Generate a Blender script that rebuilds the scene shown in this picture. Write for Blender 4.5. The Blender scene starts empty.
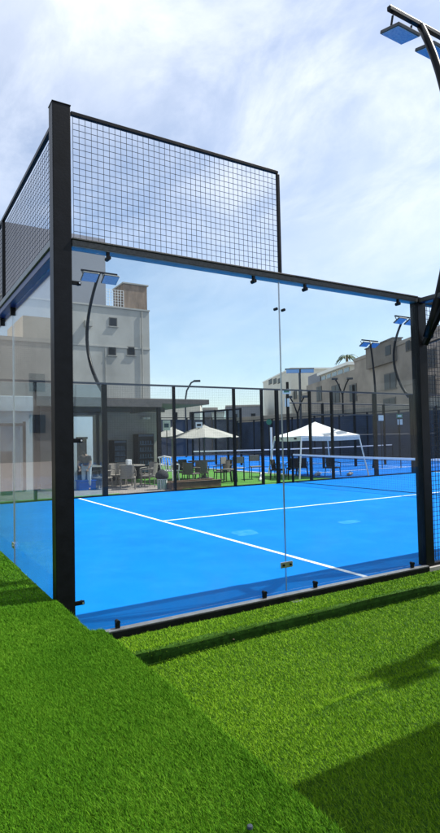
import bpy, bmesh, math, random
import numpy as np
from mathutils import Vector, Matrix, noise
random.seed(7); rng = np.random.default_rng(11)
PI = math.pi
S = bpy.context.scene
C = S.collection

# ------------------------------------------------------------------ camera
CAM = Vector((-1.2175, -4.1509, 1.4631)); YAW, PITCH, ROLL, F = 1.02676747, .039714, -.0207825, 554.34
fw = Vector((math.cos(PITCH)*math.cos(YAW), math.cos(PITCH)*math.sin(YAW), math.sin(PITCH)))
r0 = Vector((math.sin(YAW), -math.cos(YAW), 0)); u0 = r0.cross(fw)
rt = math.cos(ROLL)*r0 + math.sin(ROLL)*u0; up = -math.sin(ROLL)*r0 + math.cos(ROLL)*u0
def ray(u, v): return fw + rt*((u-220)/F) - up*((v-416.5)/F)
def at(u, v, D): return CAM + ray(u, v)*D                      # world point at depth D
def atY(u, v, Y): d = ray(u, v); return CAM + d*((Y-CAM.y)/d.y)
def atZ(u, v, Z): d = ray(u, v); return CAM + d*((Z-CAM.z)/d.z)
cd = bpy.data.cameras.new('camera'); cam = bpy.data.objects.new('camera', cd); C.objects.link(cam)
cam.matrix_world = Matrix(((rt.x, up.x, -fw.x, CAM.x), (rt.y, up.y, -fw.y, CAM.y), (rt.z, up.z, -fw.z, CAM.z), (0, 0, 0, 1)))
cd.sensor_fit = 'VERTICAL'; cd.sensor_height = 36; cd.lens = F/833*36; cd.clip_start = .05; cd.clip_end = 3000
S.camera = cam
S.view_settings.view_transform = 'Standard'; S.view_settings.look = 'None'; S.view_settings.exposure = 0.62
S.view_settings.gamma = 1; S.view_settings.use_curve_mapping = False

# ------------------------------------------------------------------ light
SD = Vector((.75, -.15, 1)).normalized()
EL = math.asin(SD.z); AZ = math.atan2(SD.x, SD.y)
w = bpy.data.worlds.new('World'); S.world = w; w.use_nodes = True
nt = w.node_tree; nt.nodes.clear(); N = nt.nodes.new; L = nt.links.new
out = N('ShaderNodeOutputWorld'); bg = N('ShaderNodeBackground'); L(bg.outputs[0], out.inputs[0])
sky = N('ShaderNodeTexSky'); sky.sky_type = 'NISHITA'; sky.sun_disc = False; sky.sun_elevation = EL; sky.sun_rotation = AZ
sky.air_density = 1.0; sky.dust_density = .5; sky.ozone_density = 2.2; sky.altitude = 60
bg.inputs[1].default_value = .115
tc = N('ShaderNodeTexCoord'); sp = N('ShaderNodeSeparateXYZ'); L(tc.outputs['Generated'], sp.inputs[0])
def mth(op, a, b=None, c=None, clamp=False):
    m = N('ShaderNodeMath'); m.operation = op; m.use_clamp = clamp
    for i, x in enumerate((a, b, c)):
        if x is None: continue
        if isinstance(x, (int, float)): m.inputs[i].default_value = x
        else: L(x, m.inputs[i])
    return m.outputs[0]
den = mth('ADD', mth('MAXIMUM', sp.outputs[2], 0.0), .22)      # clouds on a plane overhead
cb = N('ShaderNodeCombineXYZ'); L(mth('DIVIDE', sp.outputs[0], den), cb.inputs[0]); L(mth('DIVIDE', sp.outputs[1], den), cb.inputs[1])
def cl(scale, det, rough, dist, off):
    mp = N('ShaderNodeMapping'); mp.inputs['Location'].default_value = off; mp.inputs['Rotation'].default_value = (0, 0, .5); mp.inputs['Scale'].default_value = (1, .62, 1)
    L(cb.outputs[0], mp.inputs[0]); n = N('ShaderNodeTexNoise'); L(mp.outputs[0], n.inputs['Vector'])
    n.inputs['Scale'].default_value = scale; n.inputs['Detail'].default_value = det; n.inputs['Roughness'].default_value = rough; n.inputs['Distortion'].default_value = dist
    return n.outputs['Fac']
def mr(x, a, b, c=0., d=1.):
    m = N('ShaderNodeMapRange'); m.interpolation_type = 'SMOOTHSTEP'; L(x, m.inputs[0])
    for i, v in enumerate((a, b, c, d)): m.inputs[i+1].default_value = v
    return m.outputs[0]
big = mr(cl(.9, 3, .5, .3, (1.3, .4, 0)), .30, .62); small = mr(cl(3.6, 9, .62, .4, (4, 2, 0)), .36, .72)
fine = mr(cl(11., 8, .6, .3, (1, 7, 0)), .3, .8)
cov = mth('ADD', mth('MULTIPLY', big, .62), mth('ADD', mth('MULTIPLY', small, .40), mth('MULTIPLY', fine, .10)))
cov = mth('ADD', cov, .10)
cov = mth('MULTIPLY', cov, mr(sp.outputs[2], .16, .55, .30, 1.05), clamp=True)
mx = N('ShaderNodeMix'); mx.data_type = 'RGBA'; L(cov, mx.inputs[0]); L(sky.outputs[0], mx.inputs[6]); mx.inputs[7].default_value = (6.3, 6.75, 7.6, 1)
L(mx.outputs[2], bg.inputs[0])
sl = bpy.data.lights.new('sun', 'SUN'); sl.energy = 5.0; sl.angle = math.radians(.55); sl.color = (1, .96, .9)
so = bpy.data.objects.new('sun', sl); C.objects.link(so); so.rotation_euler = SD.to_track_quat('Z', 'Y').to_euler(); so.location = (30, -6, 40)

# ------------------------------------------------------------------ materials
def mat(name, col, rough=.6, metal=0., var=.12, scale=6., bump=0., bscale=40., col2=None, detail=6, spec=.5, coat=0., stretch=(1, 1, 1)):
    m = bpy.data.materials.new(name); m.use_nodes = True; t = m.node_tree; b = t.nodes['Principled BSDF']
    b.inputs['Roughness'].default_value = rough; b.inputs['Metallic'].default_value = metal; b.inputs['Specular IOR Level'].default_value = spec; b.inputs['Coat Weight'].default_value = coat
    tcn = t.nodes.new('ShaderNodeTexCoord'); mp = t.nodes.new('ShaderNodeMapping'); mp.inputs['Scale'].default_value = stretch
    t.links.new(tcn.outputs['Object'], mp.inputs[0])
    n = t.nodes.new('ShaderNodeTexNoise'); n.inputs['Scale'].default_value = scale; n.inputs['Detail'].default_value = detail; n.inputs['Roughness'].default_value = .6
    t.links.new(mp.outputs[0], n.inputs['Vector'])
    r = t.nodes.new('ShaderNodeValToRGB'); r.color_ramp.elements[0].position = .3; r.color_ramp.elements[1].position = .7
    c2 = col2 or tuple(min(1, c*(1+var)) for c in col)
    c1 = tuple(c*(1-var) for c in col) if col2 is None else col
    r.color_ramp.elements[0].color = (*c1, 1); r.color_ramp.elements[1].color = (*c2, 1)
    t.links.new(n.outputs['Fac'], r.inputs[0]); t.links.new(r.outputs[0], b.inputs['Base Color'])
    if bump:
        n2 = t.nodes.new('ShaderNodeTexNoise'); n2.inputs['Scale'].default_value = bscale; n2.inputs['Detail'].default_value = 4
        t.links.new(mp.outputs[0], n2.inputs['Vector'])
        bp = t.nodes.new('ShaderNodeBump'); bp.inputs['Strength'].default_value = bump; bp.inputs['Distance'].default_value = .01
        t.links.new(n2.outputs['Fac'], bp.inputs['Height']); t.links.new(bp.outputs[0], b.inputs['Normal'])
    return m
def glassmat(name, tint=(.93, .965, .96), boost=0.0):
    m = bpy.data.materials.new(name); m.use_nodes = True; t = m.node_tree; t.nodes.clear()
    o = t.nodes.new('ShaderNodeOutputMaterial'); mixs = t.nodes.new('ShaderNodeMixShader')
    tr = t.nodes.new('ShaderNodeBsdfTransparent'); tr.inputs[0].default_value = (*tint, 1)
    gl = t.nodes.new('ShaderNodeBsdfGlossy'); gl.inputs['Roughness'].default_value = .004
    lw = t.nodes.new('ShaderNodeLayerWeight')
    def M(op, a, b):
        q = t.nodes.new('ShaderNodeMath'); q.operation = op; q.use_clamp = True
        for i, x in enumerate((a, b)):
            if isinstance(x, (int, float)): q.inputs[i].default_value = x
            else: t.links.new(x, q.inputs[i])
        return q.outputs[0]
    fac = M('ADD', M('MULTIPLY', M('POWER', lw.outputs['Facing'], 5.), .96), .009 + boost)
    tcn = t.nodes.new('ShaderNodeTexCoord'); n1 = t.nodes.new('ShaderNodeTexNoise'); n1.inputs['Scale'].default_value = 1.3; n1.inputs['Detail'].default_value = 9; n1.inputs['Roughness'].default_value = .7
    t.links.new(tcn.outputs['Object'], n1.inputs['Vector'])
    df = t.nodes.new('ShaderNodeBsdfDiffuse'); df.inputs[0].default_value = (.5, .5, .5, 1); md = t.nodes.new('ShaderNodeMixShader')
    t.links.new(M('MULTIPLY', M('POWER', n1.outputs['Fac'], 4.), .16), md.inputs[0]); t.links.new(tr.outputs[0], md.inputs[1]); t.links.new(df.outputs[0], md.inputs[2])
    t.links.new(fac, mixs.inputs[0]); t.links.new(md.outputs[0], mixs.inputs[1]); t.links.new(gl.outputs[0], mixs.inputs[2]); t.links.new(mixs.outputs[0], o.inputs[0])
    return m
M = {}
M['black'] = mat('black powder coat', (.004, .0045, .006), .36, 0, .5, 9, .08, 60, spec=.16)
M['rail'] = mat('galvanised rail', (.19, .20, .21), .42, .55, .2, 14, .15, 90)
M['railtop'] = mat('dark weathered rail', (.045, .045, .045), .55, .2, .5, 60, .3, 200)
M['wire'] = mat('black wire', (.015, .017, .024), .5, .2, .1)
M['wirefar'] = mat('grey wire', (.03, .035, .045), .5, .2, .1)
M['glass'] = glassmat('tempered glass'); M['glass2'] = glassmat('tempered glass far', (.80, .88, .92), .035)
M['clamp'] = mat('clamp steel', (.55, .55, .56), .3, .9, .1)
M['bluetint'] = mat('blue tinted steel', (.006, .018, .12), .35, 0, .15, 10)  # blue light reflected off the court, put into the steel colour
M['white'] = mat('white line paint', (.74, .78, .82), .7, 0, .08, 30)
M['whitefab'] = mat('white canvas', (.74, .74, .74), .8, 0, .06, 3, .2, 12)
M['tape'] = mat('net tape', (.72, .72, .78), .7, 0, .05, 5)
M['nettwine'] = mat('net twine', (.02, .025, .05), .8)
M['beige'] = mat('cream umbrella canvas', (.34, .33, .30), .85, 0, .06, 3, .2, 12)
M['wicker'] = mat('dark wicker', (.12, .10, .085), .7, 0, .5, 90, .5, 120)
M['greychair'] = mat('grey brown resin', (.20, .18, .16), .6, 0, .25, 40)
M['whiteplastic'] = mat('white plastic', (.75, .75, .75), .35, 0, .04)
M['roofdark'] = mat('dark brown roof sheet', (.10, .085, .075), .6, 0, .2, 5, .2, 20, stretch=(1, 6, 1))
M['wallgrey'] = mat('beige plaster', (.36, .34, .32), .9, 0, .1, 2.5, .2, 30)
M['wallwhite'] = mat('white plaster', (.75, .75, .72), .9, 0, .05, 3)
M['paving'] = mat('patio paving', (.22, .19, .17), .85, 0, .3, 5, .2, 30)
M['concrete'] = mat('dusty concrete', (.30, .29, .27), .9, 0, .15, .6, .2, 20)
M['tower'] = mat('grey rendered concrete', (.335, .325, .305), .92, 0, .26, .22, .3, 3, stretch=(1, 1, .55), detail=9)
M['tower2'] = mat('blue grey render', (.22, .235, .275), .92, 0, .06, .2)
M['tan'] = mat('tan rendered brick', (.265, .237, .21), .92, 0, .34, .24, .3, 3, detail=10)
M['tan2'] = mat('sandy render', (.33, .29, .24), .92, 0, .15, .3, detail=9)
M['cream'] = mat('cream render', (.58, .56, .50), .9, 0, .1, .5)
M['brownpanel'] = mat('weathered brown panel', (.20, .145, .11), .9, 0, .35, 1.1, stretch=(2, 2, .6))
M['win'] = mat('dark window pane', (.018, .021, .027), .35, 0, .3, 2, spec=.2)
M['winframe'] = mat('window surround', (.10, .095, .09), .7)
M['palewin'] = mat('pale blue glazing', (.25, .31, .36), .15, 0, .2, 2)
M['screen'] = mat('navy windscreen fabric', (.021, .031, .048), .85, 0, .55, .7, .2, 8, detail=8)
M['screenblue'] = mat('teal blue screen', (.02, .075, .13), .85, 0, .35, .8, detail=8)
M['blueplastic'] = mat('blue plastic', (.01, .08, .40), .45)
M['poster'] = mat('pale sign board', (.62, .68, .70), .5, 0, .04)
M['green'] = mat('green sign paint', (.04, .17, .10), .5)
M['led'] = mat('floodlight lens', (.09, .26, .52), .18, .0, .35, 30, col2=(.26, .46, .70), spec=.8)
M['ledcase'] = mat('floodlight housing', (.05, .055, .06), .4, .4)
M['wood'] = mat('brown timber', (.13, .08, .05), .7, 0, .3, 6, .2, 20, stretch=(1, 8, 1))
M['leafpalm'] = mat('palm leaf', (.045, .075, .03), .6, 0, .3, 2)
M['trunk'] = mat('trunk', (.12, .09, .06), .9, 0, .3, 5)
M['skin'] = mat('skin', (.32, .18, .12), .6, 0, .05)
M['darkcloth'] = mat('dark cloth', (.014, .015, .02), .9, 0, .2, 8)
M['palecloth'] = mat('pale grey cloth', (.45, .47, .5), .9, 0, .1, 8)
M['hair'] = mat('hair', (.012, .01, .009), .6)

# court turf: saturated blue with sand wear
def court_mat(name, base, dark):
    m = mat(name, base, .75, 0, .0, 5, .35, 260, spec=.06)
    t = m.node_tree; b = t.nodes['Principled BSDF']; tcn = t.nodes['Texture Coordinate']
    def nz(sc, det, st=(1, 1, 1)):
        mp = t.nodes.new('ShaderNodeMapping'); mp.inputs['Scale'].default_value = st; t.links.new(tcn.outputs['Object'], mp.inputs[0])
        n = t.nodes.new('ShaderNodeTexNoise'); n.inputs['Scale'].default_value = sc; n.inputs['Detail'].default_value = det; n.inputs['Roughness'].default_value = .65
        t.links.new(mp.outputs[0], n.inputs['Vector']); return n.outputs['Fac']
    def rng_(x, a, b_, c, d):
        q = t.nodes.new('ShaderNodeMapRange'); t.links.new(x, q.inputs[0])
        for i, v in enumerate((a, b_, c, d)): q.inputs[i+1].default_value = v
        return q.outputs[0]
    def mixc(f, a, c):
        q = t.nodes.new('ShaderNodeMix'); q.data_type = 'RGBA'; t.links.new(f, q.inputs[0])
        for i, x in ((6, a), (7, c)):
            if isinstance(x, tuple): q.inputs[i].default_value = (*x, 1)
            else: t.links.new(x, q.inputs[i])
        return q.outputs[2]
    c1 = mixc(rng_(nz(.5, 6, (1, .5, 1)), .35, .7, 0, 1), base, dark)
    c2 = mixc(rng_(nz(1.6, 9), .46, .78, 0, .42), c1, tuple(min(1, x*1.25+.012) for x in base))   # sand infill
    c3 = mixc(rng_(nz(120, 3), .45, .8, 0, .22), c2, tuple(x*.6 for x in base))
    t.links.new(c3, b.inputs['Base Color']); return m
M['court'] = court_mat('blue court turf', (.0002, .180, .56), (.0002, .140, .49))
M['court2'] = court_mat('far blue court turf', (.004, .14, .52), (.004, .12, .46))
def grass_sheet(name, a, b_):
    return mat(name, a, .8, 0, 0, 3, .6, 300, col2=b_, spec=.15, detail=10)
M['lawn'] = grass_sheet('artificial grass backing', (.018, .058, .003), (.032, .09, .005))
M['farlawn'] = grass_sheet('artificial grass far', (.07, .21, .03), (.10, .26, .05))
def blade_mat(name, cols):
    m = bpy.data.materials.new(name); m.use_nodes = True; t = m.node_tree; b = t.nodes['Principled BSDF']
    b.inputs['Roughness'].default_value = .75; b.inputs['Specular IOR Level'].default_value = .08
    g = t.nodes.new('ShaderNodeNewGeometry'); r = t.nodes.new('ShaderNodeValToRGB')
    for i, (p, c) in enumerate(cols):
        e = r.color_ramp.elements[i] if i < 2 else r.color_ramp.elements.new(p)
        e.position = p; e.color = (*c, 1)
    tcn = t.nodes.new('ShaderNodeTexCoord'); n = t.nodes.new('ShaderNodeTexNoise'); n.inputs['Scale'].default_value = 1.7; n.inputs['Detail'].default_value = 5
    t.links.new(tcn.outputs['Object'], n.inputs['Vector'])
    a = t.nodes.new('ShaderNodeMath'); a.operation = 'MULTIPLY_ADD'; t.links.new(n.outputs['Fac'], a.inputs[0]); a.inputs[1].default_value = .9; a.inputs[2].default_value = -.45
    s = t.nodes.new('ShaderNodeMath'); s.operation = 'ADD'; s.use_clamp = True; t.links.new(g.outputs['Random Per Island'], s.inputs[0]); t.links.new(a.outputs[0], s.inputs[1])
    t.links.new(s.outputs[0], r.inputs[0]); t.links.new(r.outputs[0], b.inputs['Base Color']); return m
M['blade'] = blade_mat('artificial grass blades', [(0, (.078, .19, .005)), (1, (.25, .41, .028)), (.45, (.142, .305, .008)), (.8, (.19, .355, .013))])
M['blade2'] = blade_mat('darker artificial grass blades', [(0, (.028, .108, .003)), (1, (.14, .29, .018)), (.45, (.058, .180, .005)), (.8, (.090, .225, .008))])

# ------------------------------------------------------------------ mesh helpers
class MB:
    def __init__(s): s.v = []; s.f = []
    def add(s, vs, fs):
        n = len(s.v); s.v += [tuple(x) for x in vs]; s.f += [tuple(i+n for i in f) for f in fs]; return s
    def box(s, x0, y0, z0, x1, y1, z1):
        vs = [(x, y, z) for z in (z0, z1) for y in (y0, y1) for x in (x0, x1)]
        return s.add(vs, [(0, 2, 3, 1), (4, 5, 7, 6), (0, 1, 5, 4), (2, 6, 7, 3), (0, 4, 6, 2), (1, 3, 7, 5)])
    def bbox(s, x0, y0, z0, x1, y1, z1, b=.006):                # box with chamfered vertical and horizontal edges
        bm = bmesh.new(); r = bmesh.ops.create_cube(bm, size=1)
        for v in bm.verts: v.co = Vector(((x0+x1)/2+v.co.x*(x1-x0), (y0+y1)/2+v.co.y*(y1-y0), (z0+z1)/2+v.co.z*(z1-z0)))
        b = min(b, .45*min(x1-x0, y1-y0, z1-z0))
        bmesh.ops.bevel(bm, geom=bm.edges[:], offset=b, segments=2, affect='EDGES', profile=.6)
        bm.verts.index_update(); s.add([v.co[:] for v in bm.verts], [tuple(v.index for v in f.verts) for f in bm.faces]); bm.free(); return s
    def tube(s, pts, r, n=8, cap=True):
        pts = [Vector(p) for p in pts]; rs = r if isinstance(r, (list, tuple)) else [r]*len(pts); base = len(s.v); ref = None
        for i, p in enumerate(pts):
            d = (pts[min(i+1, len(pts)-1)] - pts[max(i-1, 0)]).normalized()
            if ref is None: ref = Vector((0, 0, 1)) if abs(d.z) < .9 else Vector((1, 0, 0))
            a = d.cross(ref).normalized(); b = a.cross(d).normalized(); ref = b
            for k in range(n):
                t = 2*PI*(k+.5)/n; s.v.append(tuple(p + (a*math.cos(t) + b*math.sin(t))*rs[i]))
        for i in range(len(pts)-1):
            for k in range(n): s.f.append((base+i*n+k, base+i*n+(k+1) % n, base+(i+1)*n+(k+1) % n, base+(i+1)*n+k))
        if cap: s.f.append(tuple(base+k for k in range(n))[::-1]); s.f.append(tuple(base+(len(pts)-1)*n+k for k in range(n)))
        return s
    def lathe(s, prof, n=20, c=(0, 0, 0)):
        base = len(s.v)
        for r, z in prof:
            for k in range(n): t = 2*PI*k/n; s.v.append((c[0]+r*math.cos(t), c[1]+r*math.sin(t), c[2]+z))
        for i in range(len(prof)-1):
            for k in range(n): s.f.append((base+i*n+k, base+i*n+(k+1) % n, base+(i+1)*n+(k+1) % n, base+(i+1)*n+k))
        s.f.append(tuple(base+k for k in range(n))[::-1]); s.f.append(tuple(base+(len(prof)-1)*n+k for k in range(n))); return s
    def build(s, name, m, parent=None, smooth=False, loc=None, rz=0):
        me = bpy.data.meshes.new(name); me.from_pydata(s.v, [], s.f); me.update()
        me.materials.append(m if not isinstance(m, str) else M[m])
        if smooth: me.shade_smooth()
        o = bpy.data.objects.new(name, me); C.objects.link(o)
        if parent: o.parent = parent
        if loc is not None: o.location = loc
        if rz: o.rotation_euler.z = rz
        return o
def tag(o, label=None, cat=None, group=None, kind=None):
    if label: o['label'] = label
    if cat: o['category'] = cat
    if group: o['group'] = group
    if kind: o['kind'] = kind
    return o
def empty(name, loc=(0, 0, 0), rz=0):
    o = bpy.data.objects.new(name, None); C.objects.link(o); o.location = loc; o.rotation_euler = (0, 0, rz); o.empty_display_size = .2; return o
def kids(o): return [c for c in bpy.data.objects if c.parent == o]
def copy_tree(o, loc=None, rz=None, label=None, parent=None):
    c = o.copy(); C.objects.link(c)
    if parent: c.parent = parent
    for ch in kids(o): copy_tree(ch, parent=c)
    if loc is not None: c.location = loc
    if rz is not None: c.rotation_euler = (0, 0, rz)
    if label: c['label'] = label
    return c
def mesh_grid(axis, a0, a1, z0, z1, off, sp=.05, r=.0017):
    """welded wire grid in the plane axis('x'|'y') x z, wires as square rods"""
    b = MB()
    n = round((a1-a0)/sp); m = round((z1-z0)/sp)
    for i in range(n+1):
        a = a0+(a1-a0)*i/n
        if axis == 'x': b.box(a-r, off-r, z0, a+r, off+r, z1)
        else: b.box(off-r, a-r, z0, off+r, a+r, z1)
    for j in range(m+1):
        z = z0+(z1-z0)*j/m
        if axis == 'x': b.box(a0, off+r*1.1, z-r, a1, off+r*3.1, z+r)
        else: b.box(off+r*1.1, a0, z-r, off+r*3.1, a1, z+r)
    return b

# ------------------------------------------------------------------ ground
def sheet(name, x0, y0, x1, y1, z, m, thick=0):
    b = MB()
    if thick: b.box(x0, y0, z-thick, x1, y1, z)
    else: b.add([(x0, y0, z), (x1, y0, z), (x1, y1, z), (x0, y1, z)], [(0, 1, 2, 3)])
    return tag(b.build(name, m), kind='structure')
sheet('ground', -900, -900, 1200, 1200, -.20, 'concrete')
sheet('court_base', -.02, -.045, 20.04, 10.05, -.012, 'concrete', .15)
cs = sheet('court_surface', .02, .03, 20.0, 10.0, 0, 'court', .008)
def bars(name, rects, z, m):
    b = MB()
    for x0, y0, x1, y1 in rects: b.box(x0, y0, z, x1, y1, z+.003)
    return tag(b.build(name, m), kind='structure')
W = .05
def court_lines(ox, oy, swap=False, z=.001):
    rs = [(3.02, .03, 3.02+W+.01, 9.97), (16.93, .03, 16.99, 9.97), (3.08, 4.97, 16.93, 5.03)]
    return bars('court_lines', [(ox+a, oy+b, ox+c, oy+d) if not swap else (ox+b, oy+a, ox+d, oy+c) for a, b, c, d in rs], z, 'white')
court_lines(0, 0)
def glare_spot(cx, cy, a, bq, seed):  # patch of glare drawn as a thin paler sheet
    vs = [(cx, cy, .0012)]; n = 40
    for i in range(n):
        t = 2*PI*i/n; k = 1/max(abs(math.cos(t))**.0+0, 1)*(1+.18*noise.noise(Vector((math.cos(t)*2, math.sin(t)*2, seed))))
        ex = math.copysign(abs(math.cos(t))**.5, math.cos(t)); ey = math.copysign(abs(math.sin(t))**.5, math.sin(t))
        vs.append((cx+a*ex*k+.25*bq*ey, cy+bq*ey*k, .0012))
    tag(MB().add(vs, [(0, 1+i, 1+(i+1) % n) for i in range(n)]).build('glare_patch', 'sandy'), kind='structure')  # 'sandy' is the paler glare colour
M['sandy'] = mat('blue turf with painted glare', (.004, .185, .57), .8, 0, 0, 9, col2=(.045, .26, .62), spec=.05, detail=10)  # paler blue paints the glare on the turf
glare_spot(3.55, 3.05, .20, .22, 1); glare_spot(5.55, 2.85, .22, .14, 5)

# lawn (lower, beside the side wall) with a terrace lip; raised platform on the left
def grid_sheet(name, x0, x1, y0, y1, nx, ny, zf, m):
    b = MB(); vs = []; fs = []
    for j in range(ny+1):
        for i in range(nx+1):
            x = x0+(x1-x0)*i/nx; y = y0+(y1-y0)*j/ny; vs.append((x, y, zf(x, y)))
    for j in range(ny):
        for i in range(nx): q = j*(nx+1)+i; fs.append((q, q+1, q+nx+2, q+nx+1))
    return tag(b.add(vs, fs).build(name, m, smooth=True), kind='structure')
def nz(x, y, s, k=0): return noise.noise(Vector((x*s, y*s, k*7.3)))
def sst(a, b, x): t = min(1, max(0, (x-a)/(b-a))); return t*t*(3-2*t)
def lawn_z(x, y):
    e = -.40 + .012*nz(x, 0, 3) + .02*nz(x, 0, .8, 2)                 # edge of the terrace beside the rail
    z = -.050 - .085*(1-sst(e-.03, e, y)) + .012*math.exp(-((y-e-.03)/.03)**2)
    # faint laid seams and bulges in the turf
    z += .006*nz(x, y, 1.3, 1) + .012*math.exp(-((y+1.62+.05*nz(x, 0, 1))/.03)**2)*sst(.4, 1.2, x)*1.5
    z += .02*math.exp(-((x-.02)/.05)**2)
    return z
LAWN = (-.02, 7.5, -2.75, -.052)
PLAT_EDGE = -.05
grid_sheet('lawn', *LAWN, 200, 560, lawn_z, 'lawn')
sheet('lawn_verge', -.02, -12, 20, -2.75, -.135, 'lawn')
sheet('lawn_margin', 7.5, -2.75, 20, -.052, -.13, 'lawn')
# platform: body with an irregular right edge
def platform():
    ny = 240; ys = [-9 + (10.2)*i/ny for i in range(ny+1)]
    vs = []; fs = []
    xs = [-9, -6, -4, -3, -2.4, -2, -1.6, -1.2, -.9, -.6, -.4, -.25, -.18]
    def edge(y):
        if y > .0: return -.145
        return -.135 + .075*(1-sst(-.80, -.765, y)) + (.010*nz(0, y, 2.5) + .006*nz(0, y, 9))*min(1, abs(y)*2)
    cols = None
    for y in ys:
        e = edge(y); row = [(x, y, .30+.008*nz(x, y, 1.1, 3)) for x in xs] + [(e-.015, y, .300), (e, y, .292), (e+.004, y, .20), (e+.006, y, -.19)]
        cols = len(row); vs += row
    for j in range(ny):
        for i in range(cols-1): q = j*cols+i; fs.append((q, q+1, q+cols+1, q+cols))
    return tag(MB().add(vs, fs).build('raised_lawn_platform', 'lawn', smooth=False), kind='structure'), edge
plat, plat_edge = platform()
sheet('platform_back', -9, 1.2, -.145, 10.0, .30, 'lawn', .5)

# dark strip painting the shade where the turf drops from terrace to lawn
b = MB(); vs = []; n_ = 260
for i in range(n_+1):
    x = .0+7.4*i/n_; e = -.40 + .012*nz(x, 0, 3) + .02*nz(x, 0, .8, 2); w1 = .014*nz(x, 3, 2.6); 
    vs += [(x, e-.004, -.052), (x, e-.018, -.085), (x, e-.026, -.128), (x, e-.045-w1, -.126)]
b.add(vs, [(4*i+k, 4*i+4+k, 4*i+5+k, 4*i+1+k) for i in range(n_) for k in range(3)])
tag(b.build('seam_shade', mat('turf pile with painted shade', (.006, .020, .003), .95, 0, .5, 25, spec=.02)), kind='structure')
# blades of the artificial grass: triangles leaning at random
def blades(n, xr, yr, zf, h=(.009, .019), wd=.0034, accept=None):
    x = rng.uniform(*xr, n); y = rng.uniform(*yr, n)
    d2 = (x-CAM.x)**2 + (y-CAM.y)**2
    keep = rng.random(n) < np.clip(9.0/d2, .10, 1.0)
    x, y = x[keep], y[keep]; d = np.sqrt(d2[keep])
    if accept is not None:
        k = accept(x, y); x, y, d = x[k], y[k], d[k]
    z = np.array([zf(a, b) for a, b in zip(x, y)])
    return x, y, z, d, h, wd
def blade_mesh(name, sets, label, m='blade'):
    V = []; 
    for x, y, z, d, h, wd in sets:
        n = len(x); a = rng.uniform(0, 2*PI, n); hh = rng.uniform(*h, n); lean = rng.uniform(.2, 1.5, n)*hh
        la = rng.uniform(0, 2*PI, n)*.55 + rng.normal(2.4, 1.2, n)*.45                                  # pile leans mostly one way
        ww = wd*np.clip(d/3.2, .7, 2.2)*rng.uniform(.7, 1.3, n)
        p = np.stack([x, y, z-.002], 1); dx = np.stack([np.cos(a)*ww/2, np.sin(a)*ww/2, np.zeros(n)], 1)
        tip = p + np.stack([np.cos(la)*lean, np.sin(la)*lean, hh], 1)
        V.append(np.stack([p-dx, p+dx, tip], 1).reshape(-1, 3))
    V = np.concatenate(V).astype(np.float32); nf = len(V)//3
    me = bpy.data.meshes.new(name); me.vertices.add(len(V)); me.vertices.foreach_set('co', V.ravel())
    me.loops.add(nf*3); me.loops.foreach_set('vertex_index', np.arange(nf*3, dtype=np.int32))
    me.polygons.add(nf); me.polygons.foreach_set('loop_start', np.arange(0, nf*3, 3, dtype=np.int32)); me.polygons.foreach_set('loop_total', np.full(nf, 3, dtype=np.int32))
    me.update(calc_edges=True); me.materials.append(M[m])
    o = bpy.data.objects.new(name, me); C.objects.link(o); return tag(o, label, 'grass', kind='stuff')
lz = {}
def fast_lawn(x, y): return lawn_z(x, y)
blade_mesh('lawn_grass', [blades(900000, (0.0, 6.0), (-2.74, -.065), fast_lawn, accept=lambda x, y: (y > -.402+.012*np.sin(x*9)+.008*np.sin(x*23)) | (y < -.438+.010*np.sin(x*13)) | (rng.random(len(x)) < .38))], 'short artificial grass on the lower lawn beside the side wall')
ev = lambda y: plat_edge(y)
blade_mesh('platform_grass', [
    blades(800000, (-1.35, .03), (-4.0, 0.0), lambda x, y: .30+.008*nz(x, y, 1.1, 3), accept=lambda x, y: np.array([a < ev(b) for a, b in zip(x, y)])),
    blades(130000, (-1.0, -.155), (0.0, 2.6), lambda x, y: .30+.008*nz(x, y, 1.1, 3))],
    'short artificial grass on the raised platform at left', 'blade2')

# ------------------------------------------------------------------ cage walls of the near court
def clampbm(x, y, z, dz=.07, r=.018):
    return MB().tube([(x, y-.02, z), (x, y+.035, z)], r, 12).bbox(x-.012, y-.006, min(z, z+dz), x+.012, y+.02, max(z, z+dz), .003)
sw = tag(empty('glass_side_wall', (0, 0, 0)), 'near glass side wall with tall black corner post and mesh panel on its first half', 'glass wall')
b = MB().bbox(-.14, -.005, -.19, 0, .105, 4.05, .006); b.bbox(-.143, -.008, 4.05, .003, .108, 4.058, .002); b.build('corner_post', 'black', sw)
b = MB().bbox(3.93, -.005, -.15, 4.07, .105, 3.02, .006); b.build('post', 'black', sw)
for x0, x1 in ((.012, 1.994), (2.006, 3.925)):
    MB().box(x0, .030, .03, x1, .040, 2.945).build('glass_panel', 'glass', sw)
b = MB().bbox(.004, -.005, 2.955, 3.927, .10, 3.005, .005); b.build('top_rail', 'rail', sw)
b = MB().bbox(.004, -.02, 3.008, 3.927, .045, 3.022, .003).box(.004, -.012, 2.962, 3.927, -.0055, 3.003); b.build('rail_trim', 'railtop', sw)
b = MB().bbox(.004, -.048, -.075, 3.927, .026, .002, .003); b.build('bottom_rail', 'black', sw)
b = MB().bbox(.004, -.040, .003, 3.927, .028, .012, .002); b.build('sill_plate', 'rail', sw)
mf = MB().bbox(.004, -.004, 3.985, 2.0, .024, 4.015, .004).bbox(1.985, -.004, 3.024, 2.015, .024, 3.984, .004); mf = mf.build('mesh_frame', 'black', sw)
mesh_grid('x', .02, 1.98, 3.03, 3.98, .008, .049, .0016).build('wire_mesh', 'wire', mf)
for x in (.29, 1.69, 2.30, 3.62): clampbm(x, .0, 2.905, .05).build('clamp', 'black', sw)
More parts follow.
